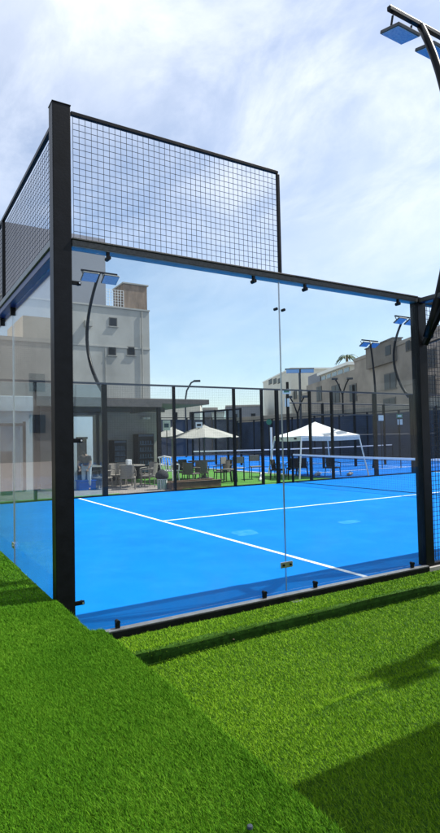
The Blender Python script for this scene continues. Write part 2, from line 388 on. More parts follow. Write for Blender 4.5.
for x, z in ((.33, .045), (1.73, .045), (2.33, .045), (3.71, .045)): MB().bbox(x-.018, -.008, .013, x+.018, .024, .06, .006).tube([(x, -.016, z+.015), (x, .03, z+.015)], .016, 10).build('clamp', 'black', sw)
for z in (2.68, 1.47, .25):
    b = MB().bbox(.002, .012, z-.017, .075, .026, z+.017, .012).tube([(.06, .004, z), (.06, .05, z)], .013, 12); o = b.build('post_clip', 'black', sw)
    MB().tube([(.06, -.001, z), (.06, .0035, z)], .007, 10).build('bolt', 'clamp', o)
for x, z in ((1.955, 2.68), (2.045, 2.68)): MB().tube([(x, .012, z), (x, .052, z)], .014, 12).build('bolt', 'black', sw)
b = MB().bbox(1.93, .014, .245, 2.07, .027, .30, .006); o = b.build('joint_clamp', 'clamp', sw)
for x in (1.96, 2.04): MB().tube([(x, .004, .272), (x, .0135, .272)], .011, 12).build('bolt', 'black', o)
MB().box(1.998, .026, .03, 2.002, .044, 2.945).build('joint_seal', 'clamp', sw)
MB().bbox(1.98, -.10, -.062, 2.09, -.055, -.045, .003).build('anchor_plate', 'clamp', sw)
# mesh section of the side wall, then its second glass half (beyond the frame for the most part)
ms = tag(empty('mesh_side_wall', (4, 0, 0)), 'black wire mesh side wall starting right of the second thick post', 'mesh fence')
for x in (6, 8, 9, 11, 12, 14, 16): MB().bbox(x-4-.05, 0, -.12, x-4+.05, .1, 3.0, .005).build('post', 'black', ms)
MB().bbox(.073, -.003, 2.95, 12, .09, 3.0, .005).build('top_rail', 'black', ms)
MB().bbox(.073, -.003, -.03, 4.94, .05, .02, .005).bbox(7.06, -.003, -.03, 12, .05, .02, .005).build('bottom_rail', 'black', ms)
mesh_grid('x', .08, 4.95, .03, 2.94, .03, .05, .0022).build('wire_mesh', 'wire', ms); mesh_grid('x', 7.05, 11.95, .03, 2.94, .03, .05, .0022).build('wire_mesh', 'wire', ms)
g2 = tag(empty('glass_side_wall', (16, 0, 0)), 'glass half of the near side wall at its far right end', 'glass wall')
for x0, x1 in ((.06, 1.99), (2.01, 3.98)): MB().box(x0, .03, .03, x1, .04, 2.945).build('glass_panel', 'glass', g2)
MB().bbox(.052, -.005, 2.955, 4.0, .10, 3.005).build('top_rail', 'rail', g2); MB().bbox(4.0, -.005, -.1, 4.14, .105, 4.0).build('corner_post', 'black', g2)

# back wall, X = 0 plane, running away at left
bw = tag(empty('glass_back_wall', (-.05, 0, 0)), 'glass back wall with mesh above, running away behind the corner post at left', 'glass wall')
for k in range(5):
    MB().box(-.005, .115 if k == 0 else 2*k+.006, .0, .005, 2*k+1.994, 2.90).build('glass_panel', 'glass', bw)
MB().bbox(-.07, .108, 2.905, .05, 9.9, 2.965, .005).build('top_rail', 'bluetint', bw)
MB().bbox(-.085, .108, 2.968, -.05, 9.9, 3.02, .003).build('rail_trim', 'rail', bw)
MB().bbox(-.04, .108, -.04, .04, 9.9, 0.0, .004).build('bottom_rail', 'black', bw)
f = MB().bbox(-.03, .108, 4.0, .005, 9.9, 4.035, .004)
for y in (2.45, 4.4, 6.4, 8.4): f.bbox(-.03, y, 3.022, .005, y+.035, 3.998, .004)
f = f.build('mesh_frame', 'black', bw)
mesh_grid('y', .12, 9.88, 3.025, 3.99, .01, .049, .0016).build('wire_mesh', 'wire', f)
for y in (2.0, 2.6): MB().bbox(-.03, y-.02, 2.82, .03, y+.02, 2.904, .004).build('clamp', 'black', bw)
MB().bbox(-.02, 1.93, .36, -.0055, 2.05, .42, .004).tube([(-.03, 1.96, .39), (-.02, 1.96, .39)], .012, 10).build('joint_clamp', 'clamp', bw)
for y in (2, 4, 6, 8): MB().box(-.008, y-.002, .0, .008, y+.002, 2.90).build('joint_seal', 'clamp', bw)

# far side wall, Y = 10
fs_ = tag(empty('far_side_fence', (0, 10.05, 0)), 'black mesh fence with posts along the far side of the near blue court', 'mesh fence')
px = [3.79, 5.86, 7.9, 8.94, 9.53, 10.9, 11.87, 13.94, 15.91]
for x in px:
    w_ = .07 if x in (3.79, 13.94, 15.91) else .035 if x not in (9.53,) else .05
    MB().bbox(x-w_, 0, -.12, x+w_, .09, 3.02, .005).build('post', 'black', fs_)
prev = px[0]
rl = MB(); xs_ = px
rl.bbox(0.05, -.003, 2.97, 20, -.0005+.05, 3.02, .004); rl.build('top_rail', 'wirefar', fs_)
MB().box(.05, .0, -.06, 8.9, .05, .03).box(9.6, 0, -.06, 10.86, .05, .03).box(10.94, 0, -.06, 20, .05, .03).build('bottom_rail', 'black', fs_)
MB().box(10.9, .02, 2.18, 13.9, .05, 2.22).build('mid_rail', 'wirefar', fs_); MB().box(5.9, .02, .98, 8.9, .04, 1.0).build('mid_rail', 'wirefar', fs_)
mesh_grid('x', 3.86, 8.9, .04, 2.95, .035, .05, .0010).build('wire_mesh', 'wirefar', fs_)
mesh_grid('x', 10.94, 15.85, .04, 2.95, .035, .05, .0010).build('wire_mesh', 'wirefar', fs_)
for x0, x1 in ((.06, 1.99), (2.01, 3.71), (15.99, 17.99), (18.01, 19.98)): MB().box(x0, .03, .03, x1, .04, 2.95).build('glass_panel', 'glass2', fs_)
for x in (.0, 2.0): MB().bbox(x-.04, .045, 0, x+.04, .12, 4.0 if x == 0 else 3.0, .004).build('post', 'black', fs_)
mesh_grid('x', .06, 2, 3.03, 3.98, .02, .05, .0014).build('wire_mesh', 'wirefar', fs_)
ew = tag(empty('glass_end_wall', (20.05, 0, 0)), 'glass end wall of the near court at far right', 'glass wall')
for k in range(5): MB().box(-.005, 2*k+.02, .0, .005, 2*k+1.99, 2.95).build('glass_panel', 'glass', ew)
MB().bbox(-.05, .12, 2.955, .05, 10, 3.0).build('top_rail', 'black', ew)

# net of the near court
def net(name, x0, y0, x1, y1, label, sp=.06, r=.0012):
    """net between two posts; local x along the net"""
    Ln = math.hypot(x1-x0, y1-y0); n = tag(empty(name, (x0, y0, 0), math.atan2(y1-y0, x1-x0)), label, 'net')
    sag = lambda t: .92 - .04*math.sin(PI*t)
    b = MB()
    K = 24
    for i in range(K):
        t0, t1 = i/K, (i+1)/K; z0, z1 = sag(t0), sag(t1)
        vs = [(Ln*t, y, z+dz) for t, z in ((t0, z0), (t1, z1)) for y in (-.012, .012) for dz in (-.055, 0)]
        b.add(vs, [(0, 1, 5, 4), (2, 6, 7, 3), (1, 3, 7, 5), (0, 4, 6, 2)])
    b.build('tape', 'tape', n)
    b = MB()
    m = int(Ln/sp)
    for i in range(m+1):
        x = Ln*i/m; b.box(x-r, -r, .02, x+r, r, sag(i/m)-.05)
    for j in range(int(.84/sp)):
        z = .03+j*sp; b.box(0, r*1.1, z-r, Ln, 3*r, z+r)
    b.box(0, -.006, .012, Ln, -.002, .028)
    b.build('net_mesh', 'nettwine', n)
    for x in (-.04, Ln+.04): MB().tube([(x, 0, 0), (x, 0, .95)], .04, 12).build('net_post', 'black', n)
    return n
net('court_net', 10, .12, 10, 9.9, 'white taped net across the near blue court')

# ------------------------------------------------------------------ C-shaped floodlight masts
def lampmast(x, y, sgn, label, bulge=.36, base=2.55, heads=True, tone='black', zt=6.1, tilt=28, hs=1.0):
    r = tag(empty('floodlight_mast', (x, y, 0)), label, 'floodlight', 'curved floodlight masts on the court cages')
    pts = []
    for i in range(17):
        t = i/16; z = base+(zt-base)*t
        off = bulge*math.sin(PI*min(1, (t*.93+.02)))**.8*(1.0)
        pts.append((0, sgn*(.0+off), z))
    MB().tube(pts, [.055-.014*i/16 for i in range(17)], 10).build('pole', tone, r, smooth=True)
    top = pts[-1]
    MB().bbox(-.52, top[1]-.025, top[2]-.02, .52, top[1]+.025, top[2]+.03, .006).build('crossbar', tone, r)
    for s in (-1, 1):
        h = empty('floodlight_head', (s*.29, top[1]-sgn*.04, top[2]-.14)); h.parent = r; h.rotation_euler = (-sgn*math.radians(tilt), 0, 0); h.scale = (hs,)*3
        MB().bbox(-.22, -.17 , -.055, .22, .17, -.01, .008).build('housing', 'ledcase', h)
        MB().bbox(-.205, -.155, -.064, .205, .155, -.056, .002).build('lens', 'led', h)
        [MB().bbox(e_-.01, -.012, -.009, e_+.01, .012, .13, .002).build('bracket', tone, h) for e_ in (-.19, .19)]
    return r
lampmast(4, .0-.02, -1, 'large curved floodlight mast at top right rising from the second thick post', zt=6.12, bulge=.46, tilt=15, hs=.80)
lampmast(3.85, 10.18, 1, 'curved floodlight mast on the far fence in front of the grey tower', bulge=1.5, base=2.8, zt=6.12)
lampmast(15.95, 10.15, 1, 'curved floodlight mast on the far fence just left of the second thick post', bulge=.75, base=2.9, zt=6.0)
lampmast(17.6, 13.75, -1, 'slightly bowed floodlight mast behind the far fence, before the tan building', bulge=.30, base=0.0, zt=5.75, tilt=-30)
# beam and braces tying the near mast
kb = tag(empty('mast_bracket', (4, -.01, 0)), 'black beam stub and knee brace reaching out from the second thick post', 'bracket')
MB().bbox(-.05, -.36, 2.955, .05, -.0, 3.005, .005).build('beam', 'railtop', kb)
MB().bbox(-.045, -.36, 2.948, .045, -.01, 2.954, .001).build('blue_reflection_plate', 'bluetint', kb)  # plate carrying the court's blue reflection as colour
MB().tube([(0, -.02, 2.48), (0, -.34, 2.95)], .04, 6).build('brace', 'black', kb)
MB().tube([(.06, -.02, 2.50), (.5, -.02, 2.64), (1.9, -.02, 2.94)], .018, 6).build('rod', 'black', kb)

# added cage and roof just right of the frame, to shade the lower right
nc = tag(empty('added_glass_wall', (-.1, -2.58, 0)), 'added glass wall and roof out of view at right, there to shade the lawn', 'glass wall')
MB().bbox(2.30, -.1, -.2, 2.44, .01, 3.02).build('corner_post', 'black', nc)
for x0, x1 in ((2.46, 4.2), (4.21, 5.92)): MB().box(x0, -.05, .0, x1, -.04, 2.95).build('glass_panel', 'glass', nc)
MB().bbox(2.45, -.1, 2.955, 14, .0, 3.01).build('top_rail', 'railtop', nc); MB().bbox(2.45, -.1, -.15, 14, .04, .0).build('bottom_rail', 'black', nc)
for x in (6, 8, 10, 12, 14): MB().bbox(x-.07, -.1, -.2, x+.07, .0, 2.95).build('post', 'black', nc)
MB().box(2.46, -.09, .03, 5.93, -.08, 2.94).build('added_shade_screen', 'screen', nc)  # sheet added out of view to block the sun
MB().bbox(2.36, -6.2, 3.06, 12, .02, 3.14, .01).build('added_shade_roof', 'roofdark', nc)  # roof added out of view to widen the shade
lampmast(6.62, -2.50, 1, 'curved floodlight mast added out of view at right to cast its shadow on the lawn', bulge=.5)  # unseen mast added for its shadow on the lawn
sheet('added_court_surface', 2.5, -12.8, 22, -2.75, .0, 'court', .1)

# ------------------------------------------------------------------ ground beyond the near court
sheet('patio', -60, 10.12, 6.35, 39, -.02, 'paving', .1)
sheet('artificial_lawn_beyond', 6.35, 10.12, 12.2, 38, -.012, 'farlawn', .1)
sheet('grass_strip', 1.0, 10.13, 4.4, 10.75, -.014, 'farlawn')
sheet('second_court_surface', 12.2, 10.35, 26, 38, .0, 'court2', .1)
bars('second_court_lines', [(14, 12, 14.06, 36), (24, 12, 24.06, 36), (14.06, 13, 24, 13.06), (14.06, 30, 24, 30.06), (19, 13.06, 19.05, 30)], .004, 'white')
cb_ = MB(); cb_.box(12.1, 12.5, -.1, 12.19, 38, .035); p0, p1 = Vector((12.1, 14.6, 0)), Vector((9.7, 11.3, 0)); dn = (p1-p0).normalized().cross(Vector((0, 0, 1)))*.05
cb_.add([tuple(q+Vector((0, 0, z))) for z in (-.1, .05) for q in (p0-dn, p1-dn, p1+dn, p0+dn)], [(0, 3, 2, 1), (4, 5, 6, 7), (0, 1, 5, 4), (1, 2, 6, 5), (2, 3, 7, 6), (3, 0, 4, 7)])
tag(cb_.build('kerb', 'wallwhite'), kind='structure')
net('court_net', 10.9, 18.3, 24.0, 18.3, 'white taped net far off across the second blue court', .12, .002)

# windscreen fences
def screenfence(name, x0, y0, x1, y1, h, label, sp=2.6, m='screen', gap=.05, sh=None):
    Ln = math.hypot(x1-x0, y1-y0); e = tag(empty(name, (x0, y0, 0), math.atan2(y1-y0, x1-x0)), label, 'fence', 'fences with dark windscreens round the far courts')
    n = max(1, round(Ln/sp)); sh = sh or h-.15
    for i in range(n+1): x = Ln*i/n; MB().bbox(x-.05, -.05, -.1, x+.05, .05, h+.02).build('post', 'black', e)
    for i in range(n):
        a, b = Ln*i/n+.05, Ln*(i+1)/n-.05; q = MB(); K = 6      # gently billowing fabric
        for k in range(K):
            t0, t1 = k/K, (k+1)/K
            f = lambda t: .03*math.sin(PI*t)*(1+.5*math.sin(i*2.1))
            vs = [(a+(b-a)*t, f(t)+dy, z) for t in (t0, t1) for dy in (0, .008) for z in (gap, sh)]
            q.add(vs, [(0, 4, 5, 1), (2, 3, 7, 6), (1, 5, 7, 3), (0, 2, 6, 4)])
        q.build('screen_panel', m, e)
    MB().tube([(0, 0, h), (Ln, 0, h)], .03, 6).tube([(0, -.06, h*.5), (Ln, -.06, h*.5)], .02, 6).build('rail', 'black', e)
    return e
screenfence('windscreen_fence', 26.1, 9.0, 26.1, 38, 3.0, 'long dark navy screened fence along the far side of the second court', 2.6)
screenfence('windscreen_fence', 8.5, 38.1, 26, 38.1, 3.3, 'dark navy screened fence closing the second court behind the umbrella', 2.5)
screenfence('windscreen_fence', 20.1, 10.9, 26, 10.9, 2.1, 'short dark screened fence behind the right end of the near court', 2.0, 'screenblue')
# open mesh frames between courts (thin posts and rails seen in front of the tan building)
gf = tag(empty('court_divider_fence', (14, 15.2, 0)), 'open black mesh frame fence dividing the second court, behind the white tent', 'mesh fence')
for x in (0, 2, 4, 6, 8, 10): MB().bbox(x-.045, -.045, -.1, x+.045, .045, 3.9 if x in (0, 4) else 3.0).build('post', 'black', gf)
MB().tube([(0, 0, 2.98), (10, 0, 2.98)], .025, 6).tube([(0, 0, 1.5), (10, 0, 1.5)], .02, 6).build('rail', 'wirefar', gf)
mesh_grid('x', 0, 10, .05, 2.95, .0, .1, .002).build('wire_mesh', 'wirefar', gf)
# glass cage corner of another court, seen between umbrella and tent
gc = tag(empty('distant_glass_cage', (0, 0, 0)), 'pale glass panels in a dark frame left of the tent, beyond the far fence', 'glass wall')
P0, P1 = Vector((15.3, 21.0, 0)), Vector((14.6, 25.2, 0))
for k in range(4):
    a = P0+(P1-P0)*(k/4); 
    d = (P1-P0).normalized(); q = MB(); n_ = Vector((-d.y, d.x, 0))*.006
    a1 = P0+(P1-P0)*((k+1)/4)-d*.05
    q.add([tuple(p+Vector((0, 0, z))) for z in (.05, 3.0) for p in (a-n_, a1-n_, a1+n_, a+n_)], [(0, 3, 2, 1), (4, 5, 6, 7), (0, 1, 5, 4), (1, 2, 6, 5), (2, 3, 7, 6), (3, 0, 4, 7)]); q.build('glass_panel', 'glass2', gc)
    MB().bbox(a.x-.05, a.y-.05, 0, a.x+.05, a.y+.05, 3.1).build('post', 'black', gc)
MB().bbox(P1.x-.05, P1.y-.05, 0, P1.x+.05, P1.y+.05, 3.1).build('post', 'black', gc)
MB().tube([P0+Vector((0, 0, 3.05)), P1+Vector((0, 0, 3.05))], .05, 6).build('rail', 'black', gc)

# ------------------------------------------------------------------ clubhouse with canopy
ch = tag(empty('clubhouse', (0, 0, 0)), 'low beige clubhouse under a dark flat canopy beyond the court', 'building')
MB().box(5.78, 16.0, -.1, 8.15, 22, 2.55).build('wall', 'wallgrey', ch)
MB().box(5.40, 16.9, -.1, 5.779, 22, 2.55).build('return_wall', 'wallgrey', ch)
a_, b_ = atY(74, 417, 13.2), atY(92.5, 417, 13.2); MB().box(a_.x, 13.2, -.1, b_.x, 13.32, 2.25).build('white_wall', 'wallwhite', ch)
MB().box(4.70, 16.6, -.1, 5.399, 16.9, 2.55).build('wall', 'wallgrey', ch)
MB().box(1.2, 16.0, -.1, 4.69, 22, 2.55).build('wall', 'wallgrey', ch)
kk = tag(empty('kiosk', (0, 13.35, 0)), 'white flat roofed kiosk with a blue grey door seen through the back wall glass', 'kiosk')
MB().bbox(.6, 0, -.1, 2.65, 2.2, 2.4, .01).build('wall', 'wallwhite', kk); MB().bbox(.5, -.25, 2.402, 2.72, 2.3, 2.86, .02).build('header', 'wallwhite', kk)
d_ = MB().bbox(1.72, -.04, .0, 2.28, -.003, 1.95, .006).build('door', 'palewin', kk); MB().tube([(1.80, -.06, .9), (1.80, -.06, 1.15)], .015, 8).build('handle', 'black', d_)
MB().bbox(2.36, -.05, .0, 2.44, -.003, 2.1, .004).build('downpipe', 'black', kk); MB().bbox(1.60, -.05, 1.97, 2.40, -.003, 2.05, .004).build('door_frame', 'winframe', kk)
lk = tag(empty('locker', (1.75, 12.6, -.02)), 'narrow dark blue locker standing before the white kiosk door', 'locker'); MB().bbox(-.14, -.14, 0, .14, .14, 1.25, .02).build('body', 'screen', lk); MB().bbox(-.12, -.15, .1, .12, -.142, 1.18, .004).build('door', 'darkcloth', lk)
rf = MB().bbox(2.75, 13.45, 2.72, 8.98, 22.5, 2.90, .01).build('canopy_roof', 'roofdark', ch)
MB().bbox(2.75, 13.40, 2.60, 7.05, 13.445, 2.86, .004).build('fascia', 'roofdark', rf)
MB().bbox(2.75, 15.8, 2.556, 8.3, 15.98, 2.715, .004).bbox(6.9, 13.6, 2.50, 7.02, 22, 2.715, .004).build('beam', 'winframe', rf)
for x in (2.85, 6.98): MB().bbox(x-.06, 13.5, -.1, x+.06, 13.62, 2.598, .004).build('column', 'black', ch)
w1 = MB().bbox(7.35, 15.80, 2.28, 7.5, 15.995, 2.36, .01).bbox(7.52, 15.80, 2.28, 7.67, 15.995, 2.36, .01).build('wall_light', 'whiteplastic', ch)
def fridge(x, z1, wd, label):
    r = tag(empty('display_fridge', (x, 15.93, -.02)), label, 'fridge', 'upright display fridges against the clubhouse wall')
    MB().bbox(0, -.45, .05, wd, .05, z1).build('cabinet', 'darkcloth', r)
    MB().bbox(.03, -.458, .18, wd-.03, -.4505, z1-.12, .002).build('glass_door', 'win', r)
    s = MB()
    for k in range(5):
        z = .28+k*(z1-.45)/5; s.box(.05, -.468, z, wd-.05, -.4585, z+.03)
        for j in range(5): x_ = .07+j*(wd-.14)/5; s.box(x_, -.466, z+.03, x_+.05, -.459, z+.03+.13)
    s.build('shelf_rows', mat('dusty blue bottles', (.05, .09, .15), .4, 0, .5, 9), r)
    MB().bbox(.03, -.465, z1-.1, wd-.03, -.452, z1-.02, .002).build('header_panel', mat('fridge header', (.08, .11, .16), .4), r)
    return r
fridge(7.0, 1.72, .66, 'taller dark display fridge with shelves against the beige wall')
fridge(6.02, 1.50, .52, 'shorter dark display fridge against the beige wall, left of the taller one')

# drinks column / black cabinet with blue crate and the leaning person
k = tag(empty('black_cabinet', (atY(82, 460, 12.9).x, 12.9, -.02)), 'slim black upright cabinet before the white wall', 'cabinet')
MB().bbox(-.11, -.15, 0, .11, .15, 1.55, .01).build('body', 'black', k); MB().bbox(-.14, -.17, 1.552, .14, .17, 1.62, .01).build('top_cap', 'black', k)
k = tag(empty('blue_crate', (atY(86, 480, 12.6).x, 12.6, -.02)), 'blue plastic crate at the foot of the slim black cabinet', 'crate')
MB().bbox(-.26, -.17, 0, .26, .17, .26, .02).build('body', 'blueplastic', k); MB().bbox(-.28, -.19, .262, .28, .19, .30, .008).build('rim', 'blueplastic', k)

def skinned(name, pts, edges, rad, m, parent=None, root=0, sub=2):
    me = bpy.data.meshes.new(name); me.from_pydata(pts, edges, []); me.update(); o = bpy.data.objects.new(name, me); C.objects.link(o)
    if parent: o.parent = parent
    sk = o.modifiers.new('skin', 'SKIN'); sk.use_smooth_shade = True
    if not me.skin_vertices: 
        bm = bmesh.new(); bm.from_mesh(me); bm.verts.layers.skin.verify(); bm.to_mesh(me); bm.free()
    for i, r in enumerate(rad):
        r = r if isinstance(r, tuple) else (r, r); me.skin_vertices[0].data[i].radius = r; me.skin_vertices[0].data[i].use_root = (i == root)
    s = o.modifiers.new('sub', 'SUBSURF'); s.levels = sub; s.render_levels = sub
    me.materials.append(M[m]); return o
def person_bending(loc, rz, label, scale=1.0):
    r = tag(empty('person', loc, rz), label, 'person'); r.scale = (scale,)*3
    # local: +x = facing direction. body skeleton, bent forward at the hip
    P = [(0, 0, .92), (.16, 0, 1.12), (.34, 0, 1.30), (.42, 0, 1.38), (.50, 0, 1.40), (.60, 0, 1.40),   # pelvis, waist, chest, neck base, neck, head
         (0, .10, .88), (.04, .11, .48), (-.04, .12, .08), (.10, .12, .03),                       # left leg
         (0, -.10, .88), (.02, -.11, .48), (-.05, -.12, .08), (.09, -.12, .03),                      # right leg
         (.34, .19, 1.30), (.40, .24, 1.02), (.56, .16, .84),                                         # left arm
         (.34, -.19, 1.30), (.42, -.24, 1.02), (.58, -.14, .84)]
    E = [(0, 1), (1, 2), (2, 3), (3, 4), (4, 5), (0, 6), (6, 7), (7, 8), (8, 9), (0, 10), (10, 11), (11, 12), (12, 13), (2, 14), (14, 15), (15, 16), (2, 17), (17, 18), (18, 19)]
    R_ = [(.14, .12), (.13, .11), (.15, .12), .07, .055, .085, .095, .06, .04, .035, .095, .06, .04, .035, .06, .042, .032, .06, .042, .032]
    b = skinned('body', P, E, R_, 'skin', r)
    skinned('shirt', [(.06, 0, 1.0), P[1], P[2], (.40, 0, 1.36), P[14], (.38, .225, 1.12), P[17], (.39, -.225, 1.12)], [(0, 1), (1, 2), (2, 3), (2, 4), (4, 5), (2, 6), (6, 7)], [(.155, .135), (.15, .13), (.17, .14), .085, .075, .06, .075, .06], 'darkcloth', r)
    skinned('trousers', [(0, 0, .93), P[6], (.04, .11, .48), (-.03, .12, .13), P[10], (.02, -.11, .48), (-.04, -.12, .13)], [(0, 1), (1, 2), (2, 3), (0, 4), (4, 5), (5, 6)], [(.16, .14), .115, .08, .06, .115, .08, .06], 'palecloth', r)
    skinned('hair', [(.58, 0, 1.43), (.63, 0, 1.42)], [(0, 1)], [.10, .09], 'hair', r)
    # face and hands
    for s in (-1, 1):
        h = MB()
        for q in range(4): y = s*(.15-.0)+s*(q-1.5)*.018; h.tube([(.565, y, .83), (.60, y, .79-.004*q), (.61, y, .755)], .009, 6)
        h.tube([(.56, s*.12, .83), (.585, s*.105, .80), (.60, s*.10, .78)], .010, 6)
        h.build('hand', 'skin', r)
    f_ = MB().tube([(.675, 0, 1.39), (.70, 0, 1.365)], .014, 6)
    f_.build('nose', 'skin', r)
    for s in (-1, 1): MB().tube([(.672, s*.032, 1.405), (.682, s*.032, 1.404)], .010, 8).build('eye', 'hair', r)
    return r
person_bending((atY(86.5, 470, 12.5).x, 12.5, -.02), math.radians(-118), 'person in a dark top bending forward beside the slim black cabinet', .78)

# ------------------------------------------------------------------ patio furniture
def make_chair(name, m, label, group, wide=.56):
    r = tag(empty(name), label, 'chair', group); w_ = wide/2
    MB().bbox(-w_, -.25, .36, w_, .25, .42, .02).build('seat', m, r)
    b = MB()
    K = 6
    for i in range(K):                                              # curved backrest
        a0, a1 = -.9+1.8*i/K, -.9+1.8*(i+1)/K
        vs = [(w_*1.05*math.sin(a)*k_, .25*math.cos(a)*1.0+.02*(k_ > 1)+ (z-.42)*.12, z) for a in (a0, a1) for k_ in (1., 1.08) for z in (.42, .84)]
        b.add(vs, [(0, 1, 5, 4), (2, 6, 7, 3), (1, 3, 7, 5), (0, 4, 6, 2), (0, 2, 3, 1), (4, 5, 7, 6)])
    b.build('backrest', m, r)
    for s in (-1, 1):
        MB().tube([(s*w_, -.24, .42), (s*w_, -.23, .62), (s*w_, .0, .64), (s*w_, .22, .64)], .02, 6).build('armrest', m, r)
        for y in (-.22, .22): MB().tube([(s*(w_-.03), y, .37), (s*w_, y*1.1, 0)], .02, 6).build('leg', m, r)
    return r
ck = make_chair('wicker_chair', 'wicker', 'dark wicker armchair nearest under the cream umbrella', 'dark wicker armchairs under the umbrella')
spots = [((8.05, 12.45), 2.6, 'dark wicker armchair nearest under the cream umbrella'), ((8.75, 12.25), -2.7, 'dark wicker armchair right of the nearest one under the umbrella'),
         ((9.25, 12.9), -1.4, 'dark wicker armchair at the right edge of the umbrella'), ((7.75, 13.3), 1.2, 'dark wicker armchair left of the umbrella pole'), ((8.5, 14.5), .2, 'dark wicker armchair behind the umbrella pole'),
         ((7.5, 12.2), 2.0, 'dark wicker armchair next to the brown timber planter')]
for i, ((x, y), rz, lb) in enumerate(spots):
    o = ck if i == 0 else copy_tree(ck, label=lb)
    o.location = (x, y, -.012); o.rotation_euler.z = rz; o.scale = (.84,)*3; o['label'] = lb
ck = make_chair('patio_chair', 'greychair', 'grey patio chair', 'grey patio chairs in front of the clubhouse', .52)
spots = [((atZ(98, 488, -.02).x, atZ(98, 488, -.02).y), .5, 'grey patio chair nearest the thick corner post'), ((4.55, 12.5), -1.0, 'grey patio chair just left of the thick blue-black fence post'), ((5.15, 11.9), 2.7, 'grey patio chair right of the thick fence post, nearest the court'),
         ((5.3, 13.2), .3, 'grey patio chair before the shorter fridge'), ((6.0, 12.2), -2.2, 'grey patio chair before the taller fridge, facing away'), ((6.35, 13.0), -1.2, 'grey patio chair closest to the black canopy column'), ((5.75, 13.6), .4, 'grey patio chair furthest back beside the taller fridge')]
for i, ((x, y), rz, lb) in enumerate(spots):
    o = ck if i == 0 else copy_tree(ck, label=lb)
    o.location = (x, y, -.02); o.rotation_euler.z = rz; o.scale = (.88,)*3; o['label'] = lb
def make_table(name, m, lb, group, R_=.42, h=.70):
    r = tag(empty(name), lb, 'table', group)
    MB().lathe([(R_-.01, h-.035), (R_, h-.028), (R_, h-.006), (R_-.008, h)], 24).build('tabletop', m, r)
    MB().tube([(0, 0, .03), (0, 0, h-.036)], .03, 10).build('stem', m, r)
    MB().lathe([(.24, 0), (.23, .02), (.06, .03)], 20).build('base', m, r); return r
t0 = make_table('patio_table', 'greychair', 'round grey patio table between chairs right of the thick fence post', 'patio tables in front of the clubhouse'); t0.location = (5.55, 12.55, -.02)
copy_tree(t0, (4.4, 12.95, -.02), 0, 'round grey patio table left of the thick fence post')
t1 = make_table('wicker_table', 'wicker', 'round dark table under the cream umbrella', 'tables under the umbrella', .5); t1.location = (8.45, 13.15, -.012)
tag(MB().bbox(5.35, 12.42, .681, 5.5, 12.58, .86, .02).build('napkin_box', 'whiteplastic'), 'small white box standing on the round patio table', 'box')
# thin bistro chairs beside the second court
def thinchair(loc, rz, lb):
    r = tag(empty('folding_chair', loc, rz), lb, 'chair', 'thin chairs on the green turf')
    MB().bbox(-.2, -.2, .42, .2, .2, .45, .008).build('seat', 'greychair', r); MB().bbox(-.2, .19, .62, .2, .21, .84, .008).build('backrest', 'greychair', r)
    for s in (-1, 1):
        MB().tube([(s*.19, .2, .84), (s*.19, .2, .0)], .014, 6).build('leg', 'black', r); MB().tube([(s*.19, -.19, .44), (s*.19, -.22, .0)], .014, 6).build('leg', 'black', r)
thinchair((8.7, 11.75, -.012), .5, 'thin folding chair on green turf right of the umbrella'); thinchair((9.25, 12.0, -.012), 2.6, 'thin folding chair on green turf near the white kerb'); thinchair((10.15, 12.25, 0), -.4, 'thin brown chair behind the fence left of the tent')
# white plastic chair
wc = tag(empty('plastic_chair', (7.05, 12.9, -.012), 2.2), 'white plastic garden chair behind the canopy column', 'chair')
MB().bbox(-.25, -.23, .40, .25, .23, .44, .02).build('seat', 'whiteplastic', wc)
b = MB()
for i in range(5):
    x = -.2+.1*i; b.tube([(x, .22, .44), (x*1.02, .27, .66), (x*.95, .34, .88)], .022, 6)
b.tube([(-.24, .34, .87), (0, .36, .92), (.24, .34, .87)], .028, 6); b.build('backrest', 'whiteplastic', wc)
for s in (-1, 1):
    MB().tube([(s*.25, -.22, .42), (s*.27, -.2, .62), (s*.27, .25, .66)], .022, 6).build('armrest', 'whiteplastic', wc)
    for y in (-.2, .2): MB().tube([(s*.22, y, .41), (s*.26, y*1.2, 0)], [.03, .02], 6).build('leg', 'whiteplastic', wc)
# bin
bn = tag(empty('waste_bin', (5.9, 11.05, -.02)), 'round green and white striped bin with a bulging black bag on top', 'bin')
MB().lathe([(.13, 0), (.145, .02), (.155, .30), (.15, .31)], 20).build('body', 'whiteplastic', bn)
b = MB()
for kx in range(5): 
    a = -2.9+kx*.42; b.tube([(.153*math.cos(a), .153*math.sin(a), .03), (.160*math.cos(a), .160*math.sin(a), .29)], .016, 6)
b.build('stripes', 'green', bn)
MB().lathe([(.15, .312), (.20, .34), (.205, .42), (.17, .50), (.09, .56), (.03, .60)], 18).build('bag', 'darkcloth', bn, smooth=True)
# timber planter edge
pl = tag(empty('timber_planter', (0, 0, -.02)), 'low brown timber planter box on the turf edge behind the far fence', 'planter')
MB().bbox(6.0, 10.6, 0, 7.7, 10.66, .2, .006).bbox(6.0, 11.1, 0, 7.7, 11.16, .2, .006).bbox(6.0, 10.662, 0, 6.06, 11.098, .2, .006).bbox(7.64, 10.662, 0, 7.7, 11.098, .2, .006).build('boards', 'wood', pl)
MB().bbox(5.98, 10.58, .202, 7.72, 10.68, .225, .004).bbox(5.98, 11.08, .202, 7.72, 11.18, .225, .004).build('cap', 'wood', pl)
MB().box(6.062, 10.662, 0, 7.638, 11.098, .15).build('soil', 'paving', pl)

